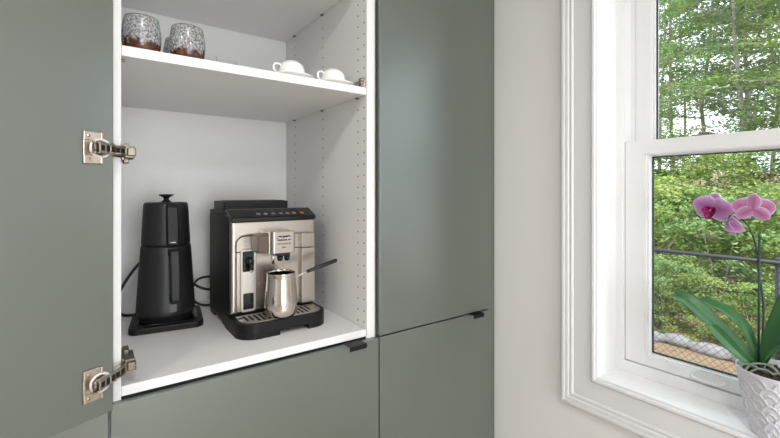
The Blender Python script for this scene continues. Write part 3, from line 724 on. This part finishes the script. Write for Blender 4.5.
cx0, cy0, cz0 = 1.238, .252, oz+PH-.006
orc = empty('orchid', (cx0, cy0, cz0), 'moth orchid with mauve flowers and strap leaves in the scalloped pot', 'orchid')
def P(px, py, X):
    """point of the photo on the plane x = X"""
    d = FW+RT*((px-CX)/F)+Vector((0,0,1))*(-(py-HY)/F); return d*(X/d.x)
def strap_leaf(pts, wmax, updir, cup=.25, name='leaf', tipw=.15, th=.0016):
    path = smooth_path(pts, 8); n = len(path); bm = newbm(); top = []; bot = []; K = 6
    for i, p in enumerate(path):
        t_ = (path[min(i+1, n-1)]-path[max(i-1, 0)]).normalized(); s = t_.cross(Vector(updir)).normalized(); u = s.cross(t_).normalized()
        q = i/(n-1); w = wmax*(.34+.66*math.sin(min(q/.62, 1)*PI/2)) * (1 if q < .72 else math.sqrt(max(0, 1-((q-.72)/.28)**2.3)))
        w = max(w, .0004)
        rt, rb = [], []
        for k in range(-K, K+1):
            f_ = k/K; off = s*(f_*w/2)+u*(abs(f_)**1.5*w*cup-.0008*(1 if k == 0 else 0))
            rt.append(bm.verts.new(p+off+u*th/2)); rb.append(bm.verts.new(p+off-u*th/2))
        top.append(rt); bot.append(rb)
    for L_, fl in ((top, 0), (bot, 1)):
        for i in range(n-1):
            for k in range(2*K):
                v = (L_[i][k], L_[i][k+1], L_[i+1][k+1], L_[i+1][k]); f = bm.faces.new(v if not fl else v[::-1]); f.smooth = True
    for i in range(n-1):
        for k in (0, 2*K): bm.faces.new((top[i][k], bot[i][k], bot[i+1][k], top[i+1][k]))
    for i in (0, n-1):
        for k in range(2*K): bm.faces.new((top[i][k], top[i][k+1], bot[i][k+1], bot[i][k]))
    return obj(name, bm, M['orchleaf'], orc)
strap_leaf([P(757,365,1.240), P(735,343,1.232), P(708,318,1.225), P(688,301,1.222), P(673,296,1.222)], .040, (-.55,-.1,.85), .16)
strap_leaf([P(758,360,1.250), P(748,332,1.262), P(730,314,1.272), P(710,304,1.278), P(697,300,1.280)], .029, (-.35,.25,.9), .18)
strap_leaf([P(757,368,1.228), P(742,356,1.212), P(724,338,1.200), P(711,325,1.196)], .027, (-.9,-.1,.45), .2)
strap_leaf([P(760,366,1.236), P(768,350,1.222), P(778,325,1.205), P(790,300,1.195), P(802,288,1.19)], .036, (-.95,.2,.3), .12)
strap_leaf([P(764,364,1.235), P(776,352,1.215), P(792,344,1.19), P(812,340,1.17)], .036, (-.3,0,.95), .18)
strap_leaf([P(760,362,1.262), P(768,352,1.285), P(778,347,1.292), P(792,345,1.296)], .030, (-.3,0,.95), .18)
bm = newbm(); tube(bm, smooth_path([Vector((cx0, cy0, cz0-.02)), P(759,362,1.24), P(761,345,1.242)], 6), [.009, .0055], 12); obj('crown', bm, M['orchleaf'], orc)
bm = newbm(); tube(bm, smooth_path([P(761,365,1.238), P(763,330,1.235), P(763.5,305,1.233), P(761,285,1.232), P(758.5,270,1.232), P(757.5,255,1.232), P(755,243,1.232), P(751,231,1.232), P(745.5,222.5,1.234), P(740,218.5,1.238), P(733,216.5,1.242), P(729,215.8,1.244)], 5), [.0024, .0014], 10)
tube(bm, smooth_path([P(741,219,1.237), P(745,214,1.228), P(750.5,210,1.222)], 4), .0013, 8)
tube(bm, smooth_path([P(733,217,1.242), P(728,213,1.248), P(722,210,1.252)], 4), .0012, 8)
obj('flower_stem', bm, M['stem'], orc)
bm = newbm(); a_, b_ = P(758.5,370,1.228), P(759.5,235,1.226); tube(bm, [a_, b_], .0024, 10)
st = obj('support_stake', bm, M['stake'], None, 'dark green support stake standing in the orchid pot', 'plant stake')
for yy in (251.5, 290):
    bm = newbm(); c = P(758.3, yy, 1.229); tube(bm, [c+Vector((-.001,.010,0)), c+Vector((-.004,0,0)), c+Vector((0,-.012,0))], .0014, 8)
    tube(bm, [c+Vector((-.002,.0035,-.003)), c+Vector((-.002,.0035,.003))], .003, 8); obj('stem_clip', bm, M['stake'], None, 'small green clip holding the orchid stem, %s one' % ('upper' if yy < 260 else 'lower'), 'clip')
bm = newbm()
for pts in ([(744,372),(750,365),(760,363.5),(772,367),(782,377)], [(748,374),(757,369),(768,371),(776,378)], [(738,366),(748,364),(760,369),(772,374),(790,372)]):
    tube(bm, smooth_path([P(x, y, 1.205+i*.006) for i, (x, y) in enumerate(pts)], 6), .0026, 8)
obj('aerial_root', bm, M['root'], orc)

def petal(bm, L_, w, curve, cup, rot, base=(0,0,0), mi=0, roundness=1.0, notch=0, uvl=None, twist=0):
    """in the flower's frame: x,y across, z towards the face; rot = direction in the xy plane"""
    nu, nv = 14, 10; uv = uvl; G = []
    for i in range(nu+1):
        q = i/nu; r = L_*q
        hw = w/2*(math.sin(PI*min(1, q**roundness*.97+.03))**.55 if q < 1 else 0)
        row = []
        for k in range(-nv//2, nv//2+1):
            f_ = k/(nv/2); x = r; y = f_*hw; z = curve*q*q*L_+cup*(f_*f_)*hw
            v = Vector((x, y, z)); v = Matrix.Rotation(twist, 3, 'X') @ v; v = Matrix.Rotation(rot, 3, 'Z') @ v
            row.append((bm.verts.new(v+Vector(base)), max(abs(f_), max(0, (q-.55)/.45)**2)))
        G.append(row)
    for i in range(nu):
        for k in range(nv):
            c4 = (G[i][k], G[i][k+1], G[i+1][k+1], G[i+1][k])
            f = bm.faces.new([c[0] for c in c4]); f.smooth = True; f.material_index = mi
            for lp, c in zip(f.loops, c4): lp[uv].uv = (c[1]*.95, i/nu)
def flower(center, facing, roll, sc, back=False, name='flower', closed=0.0):
    z = Vector(facing).normalized(); x = Vector((0,0,1)).cross(z).normalized(); y = z.cross(x)
    R = Matrix((x, y, z)).transposed().to_4x4(); R = Matrix.Translation(center) @ R @ Matrix.Rotation(roll, 4, 'Z') @ Matrix.Diagonal((sc, sc, sc, 1))
    bm = newbm(); uv = bm.loops.layers.uv.new('UVMap'); D = math.radians
    for a in (90, 215, 325): petal(bm, .045, .036, -.05+closed, .15, D(a), (0,0,-.0015), 0, .85, uvl=uv)       # sepals
    for a in (12, 168): petal(bm, .050, .062, .04+closed, -.10, D(a), (0,0,.0012), 0, .62, uvl=uv)                # petals
    bmesh.ops.transform(bm, matrix=R, verts=bm.verts[:])
    o = obj(name, bm, M['petalback'] if back else M['petal'], orc, recalc=False)
    sd = o.modifiers.new('thick', 'SOLIDIFY'); sd.thickness = .0006; sd.offset = 0
    bm = newbm(); uv = bm.loops.layers.uv.new('UVMap')
    petal(bm, .028, .024, .5, .7, D(-90), (0,-.001,.006), 0, .7, uvl=uv)
    petal(bm, .018, .020, 1.0, .6, D(-20), (0,0,.004), 0, .7, uvl=uv); petal(bm, .018, .020, 1.0, .6, D(200), (0,0,.004), 0, .7, uvl=uv)
    lathe(bm, [(0,.0),(.004,.001),(.0045,.005),(.003,.009),(0,.010)], c=(0,.002,.002), seg=14, mi=0); lathe(bm, [(0,.0),(.0022,.001),(.002,.004),(0,.005)], c=(0,-.003,.009), seg=10, mi=1)
    bmesh.ops.transform(bm, matrix=R, verts=bm.verts[:]); l_ = obj('lip', bm, [M['lip'], M['lipy']], o, recalc=False)
    return o
c1 = P(713, 208.5, 1.250); flower(c1+Vector((-.004,.0,0)), (-.93,.10,-.12), -.22, .88)
c2 = P(753, 209, 1.222); flower(c2, (.93, .30,.10), .05, .80, True)
c3 = P(727.5, 222, 1.240); flower(c3, (.50,-.85,-.35), .5, .62, False, closed=.9)

# ------------------------------------------------------------------ outdoors
GZ = -1.9
bm = newbm(); n = 90; G = []
def gh(x, y):
    h = GZ+.05*noise.noise((x*.7, y*.7, 0))+.02*noise.noise((x*3, y*3, 1))
    if x > 7: h += (x-7)*.10
    return h
for i in range(n+1):
    G.append([bm.verts.new((1.6+ (i/n)**1.6*38, -14+j*44/n, gh(1.6+(i/n)**1.6*38, -14+j*44/n))) for j in range(n+1)])
for i in range(n):
    for j in range(n): bm.faces.new((G[i][j], G[i+1][j], G[i+1][j+1], G[i][j+1])).smooth = True
obj('ground', bm, M['ground'], kind='structure')

bm = newbm(); box(bm, 1.62, 10.5, -13.5, -.75, GZ-.15, GZ+.09); obj('added_bounce_patio', bm, M['bounce_paving'], kind='structure')  # unseen pale slab, added so its reflection brightens the cabinet doors
fe = empty('chain_link_fence', (5.3, 2.2, GZ), 'grey chain-link fence with a top rail outside the window', 'fence')
FX, FT = 5.3, -.69; Y0f, Y1f = -.5, 5.0
bm = newbm(); tube(bm, [(FX, Y0f, FT), (FX, Y1f, FT)], .021, 12); obj('top_rail', bm, M['railm'], fe)
for yy in (-.5, 1.005, 3.2, 5.0):
    bm = newbm(); tube(bm, [(FX+.03, yy, GZ-.1), (FX+.03, yy, FT+.02)], .030, 14); lathe(bm, [(.032,0),(.034,.01),(.02,.03),(0,.035)], c=(FX+.03, yy, FT+.02), seg=16); obj('fence_post', bm, M['railm'], fe)
bm = newbm(); hgt = FT-GZ-.03; sp = .072; r = .0021
k = Y0f-hgt
while k < Y1f:
    for s in (1, -1):
        ya, yb = (k, k+hgt) if s > 0 else (k+hgt, k)
        za, zb_ = GZ+.02, GZ+.02+hgt
        # clip to the fence's length
        def cl(y, z, y2, z2):
            if y < Y0f: f_ = (Y0f-y)/(y2-y); return Y0f, z+(z2-z)*f_
            if y > Y1f: f_ = (Y1f-y)/(y2-y); return Y1f, z+(z2-z)*f_
            return y, z
        a_ = cl(ya, za, yb, zb_); b_ = cl(yb, zb_, ya, za)
        if abs(a_[0]-b_[0]) > .02: tube(bm, [(FX-.02-s*.002, *a_), (FX-.02-s*.002, *b_)], r, 4, cap=False)
    k += sp
obj('wire_mesh', bm, M['wire'], fe)

def rock(x, y, sx, sy, sz, label):
    bm = newbm(); bmesh.ops.create_icosphere(bm, subdivisions=3, radius=1)
    sd = random.random()*50
    for v in bm.verts:
        v.co *= 1+.22*noise.noise(v.co*1.6+Vector((sd, 0, 0)))
        v.co = Vector((v.co.x*sx, v.co.y*sy, v.co.z*sz))
    bmesh.ops.translate(bm, vec=(x, y, gh(x, y)+sz*.62), verts=bm.verts[:])
    for f in bm.faces: f.smooth = True
    return obj('edging_stone', bm, M['stone'], None, label, 'stone', 'pale stones edging the litter strip')
y = .9; 
while y < 4.2:
    l_ = random.uniform(.12, .22); rock(5.78+random.uniform(-.02, .02), y+l_, .085, l_*1.15, random.uniform(.075, .09), 'pale rough stone in the row edging the ground behind the fence'); y += 2*l_*.93
# foliage -----------------------------------------------------------
def leaf_quad(bm, c, s, nrm, mi):
    n_ = nrm.normalized(); a = n_.orthogonal().normalized(); a = Matrix.Rotation(random.random()*6.28, 3, n_) @ a; b = n_.cross(a)
    v = [bm.verts.new(c+a*s), bm.verts.new(c+b*s*.45+a*s*.1), bm.verts.new(c-a*s), bm.verts.new(c-b*s*.45+a*s*.1)]
    bm.faces.new(v).material_index = mi
def shrub_mesh(w, h, nclump, per, ls):
    bm = newbm()
    for c in range(nclump):
        a = random.random()*2*PI; q = random.random()**.6; zz = random.random()
        rr = w*q*math.sqrt(max(.05, 1-(zz*.9)**2)); cc = Vector((rr*math.cos(a), rr*math.sin(a), .05+zz*h)); R = random.uniform(.14, .30)
        for i in range(per):
            d = Vector((random.gauss(0, 1), random.gauss(0, 1), random.gauss(0, .38)))*R*.6
            nr = Vector((random.gauss(0, .5), random.gauss(0, .5), 1)); leaf_quad(bm, cc+d, ls*random.uniform(.6, 1.2), nr, 0)
    return bm
def tree_parts(h, spread, nb, per, ls, trunk_r, low=.2):
    tb = newbm(); fb = newbm()
    tp = [Vector((0, 0, -.3))]; x = y = 0
    for i in range(1, 8): x += random.gauss(0, .05)*h/8; y += random.gauss(0, .05)*h/8; tp.append(Vector((x, y, h*i/7)))
    tube(tb, tp, [trunk_r*(1-.88*i/7) for i in range(8)], 8)
    for b in range(nb):
        q = low+(1-low)*(b+.5)/nb; i = min(6, int(q*7)); f_ = q*7-i; p0 = tp[i].lerp(tp[i+1], f_)
        a = b*2.4+random.random(); L_ = spread*(1-.55*q)*random.uniform(.6, 1.1)
        d = Vector((math.cos(a), math.sin(a), random.uniform(.0, .35)))
        pts = [p0]; 
        for s in range(4):
            d = (d+Vector((random.gauss(0,.2), random.gauss(0,.2), random.gauss(0,.08)))).normalized(); pts.append(pts[-1]+d*L_/4)
        tube(tb, pts, [trunk_r*.34*(1-q*.5), trunk_r*.05], 5)
        for s in range(1, 5):
            for tw in range(3):
                dd = Vector((random.gauss(0,1), random.gauss(0,1), random.gauss(0,.25))).normalized(); e = pts[s]+dd*L_*.22
                tube(tb, [pts[s], e], [trunk_r*.07, trunk_r*.02], 4, cap=False)
                for k in range(per):
                    c = pts[s].lerp(e, random.uniform(.1, 1.3))+Vector((random.gauss(0, .16), random.gauss(0, .16), random.gauss(0, .05)))*L_*.5
                    leaf_quad(fb, c, ls*random.uniform(.6, 1.2), Vector((random.gauss(0,.45), random.gauss(0,.45), 1)), 0)
    return tb, fb
protos = []
for v in range(3):
    e = empty('shrub', (0,0,0), cat='shrub'); bm = shrub_mesh(1.0+.1*v, 1.9, 75, 110, .042); obj('foliage', bm, M[('leafA','leafC','leafB')[v]], e, recalc=False, origin=(0,0,0))
    bm = newbm()
    for k in range(6):
        a = k*1.05; tube(bm, smooth_path([(0,0,-.2), (.15*math.cos(a), .15*math.sin(a), .6), (.45*math.cos(a), .45*math.sin(a), 1.5)], 4), [.018, .006], 6)
    obj('stem', bm, M['trunk'], e, origin=(0,0,0)); protos.append(e)
tprotos = []
for v, (h, sp_, nb, per, ls, tr, lo, mt) in enumerate(((8.0, 3.0, 30, 26, .065, .055, .12, 'leafB'), (9.5, 3.0, 32, 22, .065, .06, .15, 'leafA'), (12, 2.2, 46, 13, .07, .07, .25, 'needle'))):
    e = empty(('maple_tree','beech_tree','pine_tree')[v], (0,0,0), cat='tree'); tb, fb = tree_parts(h, sp_, nb, per, ls, tr, lo)
    obj('trunk', tb, M['trunk'], e, origin=(0,0,0)); obj('crown', fb, M[mt], e, recalc=False, origin=(0,0,0)); tprotos.append(e)
def place(pl, v, x, y, sc, rz, label, used={}):
    o = pl[v]
    if used.get(o.name): o = dup(o, (0,0,0))
    used[o.name] = True; used[pl[v].name] = True
    o.location = (x, y, gh(x, y)-.05); o.scale = (sc, sc, sc); o.rotation_euler.z = rz
    tag(o, label, group='undergrowth shrubs beyond the fence' if pl is protos else 'woodland trees beyond the fence')
    return o
random.seed(21)
LS = ['fresh green leafy shrub in the bank of undergrowth beyond the fence', 'yellow-green leafy shrub in the bank of undergrowth beyond the fence', 'mid-green leafy shrub in the bank of undergrowth beyond the fence']
for i in range(13):  # low row
    place(protos, (0,1,2,1,0,1,2,0,1,0,1,2,1)[i], 6.32+random.uniform(-.05,.15), -.6+i*.5, random.uniform(.42, .55), random.random()*6, LS[(0,1,2,1,0,1,2,0,1,0,1,2,1)[i]])
for i in range(8):
    v = (1,0,1,2,1,0,2,1)[i]; place(protos, v, 7.9+random.uniform(-.2,.4), -.8+i*.98, random.uniform(.85, 1.1), random.random()*6, LS[v])
for i in range(8):
    v = (0,2,0,1,0,2,1,0)[i]; place(protos, v, 10.6+random.uniform(-.3,.5), -1+i*1.25, random.uniform(1.15, 1.45), random.random()*6, LS[v])
LT = ['broad-leaved maple-like tree in the wood beyond the fence', 'tall fresh green broad-leaved tree in the wood beyond the fence', 'thin-crowned pine with grey branches in the wood beyond the fence']
for v, x, y, s in ((0,10.5,4.3,.85),(1,11.5,1.6,.9),(2,12.5,3.1,.95),(0,13,.2,1.0),(2,14,1.9,1.0),(1,14.5,5.6,1.0),(0,15.5,3.6,1.15),(1,17,-1,1.2),(2,16.5,4.8,1.1),(0,18,1.2,1.3),(1,20,3.6,1.3),(2,19,6.8,1.2),(0,21,-3,1.4),(0,22,7.5,1.4),(1,23,1.6,1.4),(2,24,4.8,1.3),(0,13,8,1.1),(1,26,6,1.5),(0,27,2.5,1.5),(1,12,-2.5,1.0)):
    place(tprotos, v, x, y, s, random.random()*6, LT[v])
bm = newbm(); X_ = 7.6
tube(bm, smooth_path([P(668,248,X_), P(676,237,X_), P(682,227,X_), P(684,222,X_), P(693,222.5,X_), P(702,220,X_)], 4), [.018, .012], 8)
tube(bm, smooth_path([P(682,227,X_), P(679,224,X_), P(676,225,X_)], 4), [.012, .006], 6)
tube(bm, smooth_path([P(672,300,X_), P(670,270,X_), P(668,248,X_)], 4), [.02, .018], 8)
obj('bare_branch', bm, M['snag'], None, 'crooked pale leafless branch sticking out of the undergrowth behind the fence', 'branch')

# ------------------------------------------------------------------ light
LIGHTS = []
def downlight(x, y, power, label, size=.16):
    t = empty('ceiling_light', (x, y, CE), label, 'ceiling light', 'recessed ceiling lights behind the viewer')
    bm = newbm(); lathe(bm, [(size/2,0),(size/2+.012,-.001),(size/2+.014,-.006),(size/2,-.008),(size/2-.002,-.003)], c=(x, y, CE), seg=40); obj('trim_ring', bm, M['trim'], t)
    m = bpy.data.materials.get('lamp_diffuser')
    if not m:
        m = bpy.data.materials.new('lamp_diffuser'); m.use_nodes = True; b = m.node_tree.nodes['Principled BSDF']; b.inputs['Emission Color'].default_value = (1, .95, .88, 1); b.inputs['Emission Strength'].default_value = 6
    bm = newbm(); lathe(bm, [(0,-.003),(size/2-.001,-.003),(size/2-.001,-.001),(0,-.001)], c=(x, y, CE), seg=40); obj('diffuser', bm, m, t)
    ld_ = bpy.data.lights.new('ceiling_lamp', 'AREA'); ld_.shape = 'DISK'; ld_.size = size; ld_.energy = power; ld_.color = (1, .985, .975)
    lo = bpy.data.objects.new('ceiling_lamp', ld_); COL.objects.link(lo); lo.parent = t; lo.location = (0, 0, -.012)
for x, y, p, lb in ((.05, -.25, 9, 'round ceiling light in front of the open pantry'), (-1.1, -.1, 9, 'round ceiling light over the left side of the room'), (-.5, -1.6, 12, 'round ceiling light over the middle of the room'), (.6, -1.8, 9, 'round ceiling light near the window wall'), (-2.2, -1.8, 12, 'round ceiling light in the far left corner of the room')):
    downlight(x, y, p, lb)
sun = bpy.data.lights.new('sun', 'SUN'); sun.energy = 3.8; sun.angle = math.radians(2); sun.color = (1, .96, .88)
so = bpy.data.objects.new('sun', sun); COL.objects.link(so); so.rotation_euler = (math.radians(30), math.radians(-32), 0); so.location = (0, 0, 6)
dl = bpy.data.lights.new('added_front_fill', 'AREA'); dl.shape = 'RECTANGLE'; dl.size = 1.6; dl.size_y = 2.0; dl.energy = 54; dl.color = (.98, .985, 1)  # fill lamp added outside the rear opening to light the niche from the front
do = bpy.data.objects.new('added_front_fill', dl); COL.objects.link(do); do.location = (.1, YB0-.16, -.2); do.rotation_euler = (PI/2, 0, 0)
w = bpy.data.worlds.new('sky'); S.world = w; w.use_nodes = True; N = w.node_tree.nodes; L = w.node_tree.links
bg = N['Background']; tcn = N.new('ShaderNodeTexCoord'); nz = N.new('ShaderNodeTexNoise'); nz.inputs['Scale'].default_value = 7; nz.inputs['Detail'].default_value = 8
L.new(tcn.outputs['Generated'], nz.inputs['Vector']); cr = N.new('ShaderNodeValToRGB'); L.new(nz.outputs['Fac'], cr.inputs[0])
cr.color_ramp.elements[0].position = .38; cr.color_ramp.elements[0].color = (.70, .85, 1, 1); cr.color_ramp.elements[1].position = .58; cr.color_ramp.elements[1].color = (.93, .96, 1, 1)
L.new(cr.outputs[0], bg.inputs[0]); bg.inputs[1].default_value = 2.6

# ------------------------------------------------------------------ camera
cam = bpy.data.cameras.new('camera'); co_ = bpy.data.objects.new('camera', cam); COL.objects.link(co_); S.camera = co_
cam.sensor_width = 36; cam.lens = 36*F/780; cam.clip_start = .02; cam.clip_end = 200
co_.rotation_euler = (PI/2, 0, -AZ); cam.shift_y = -(219-HY)/780

for o in list(S.objects):
    if o.parent is None: o.location.z += H
S.view_settings.view_transform = 'Standard'; S.view_settings.look = 'None'; S.view_settings.gamma = 1; S.view_settings.use_curve_mapping = False
S.view_settings.exposure = .10
S.cycles.max_bounces = 10; S.cycles.diffuse_bounces = 6; S.cycles.transparent_max_bounces = 16
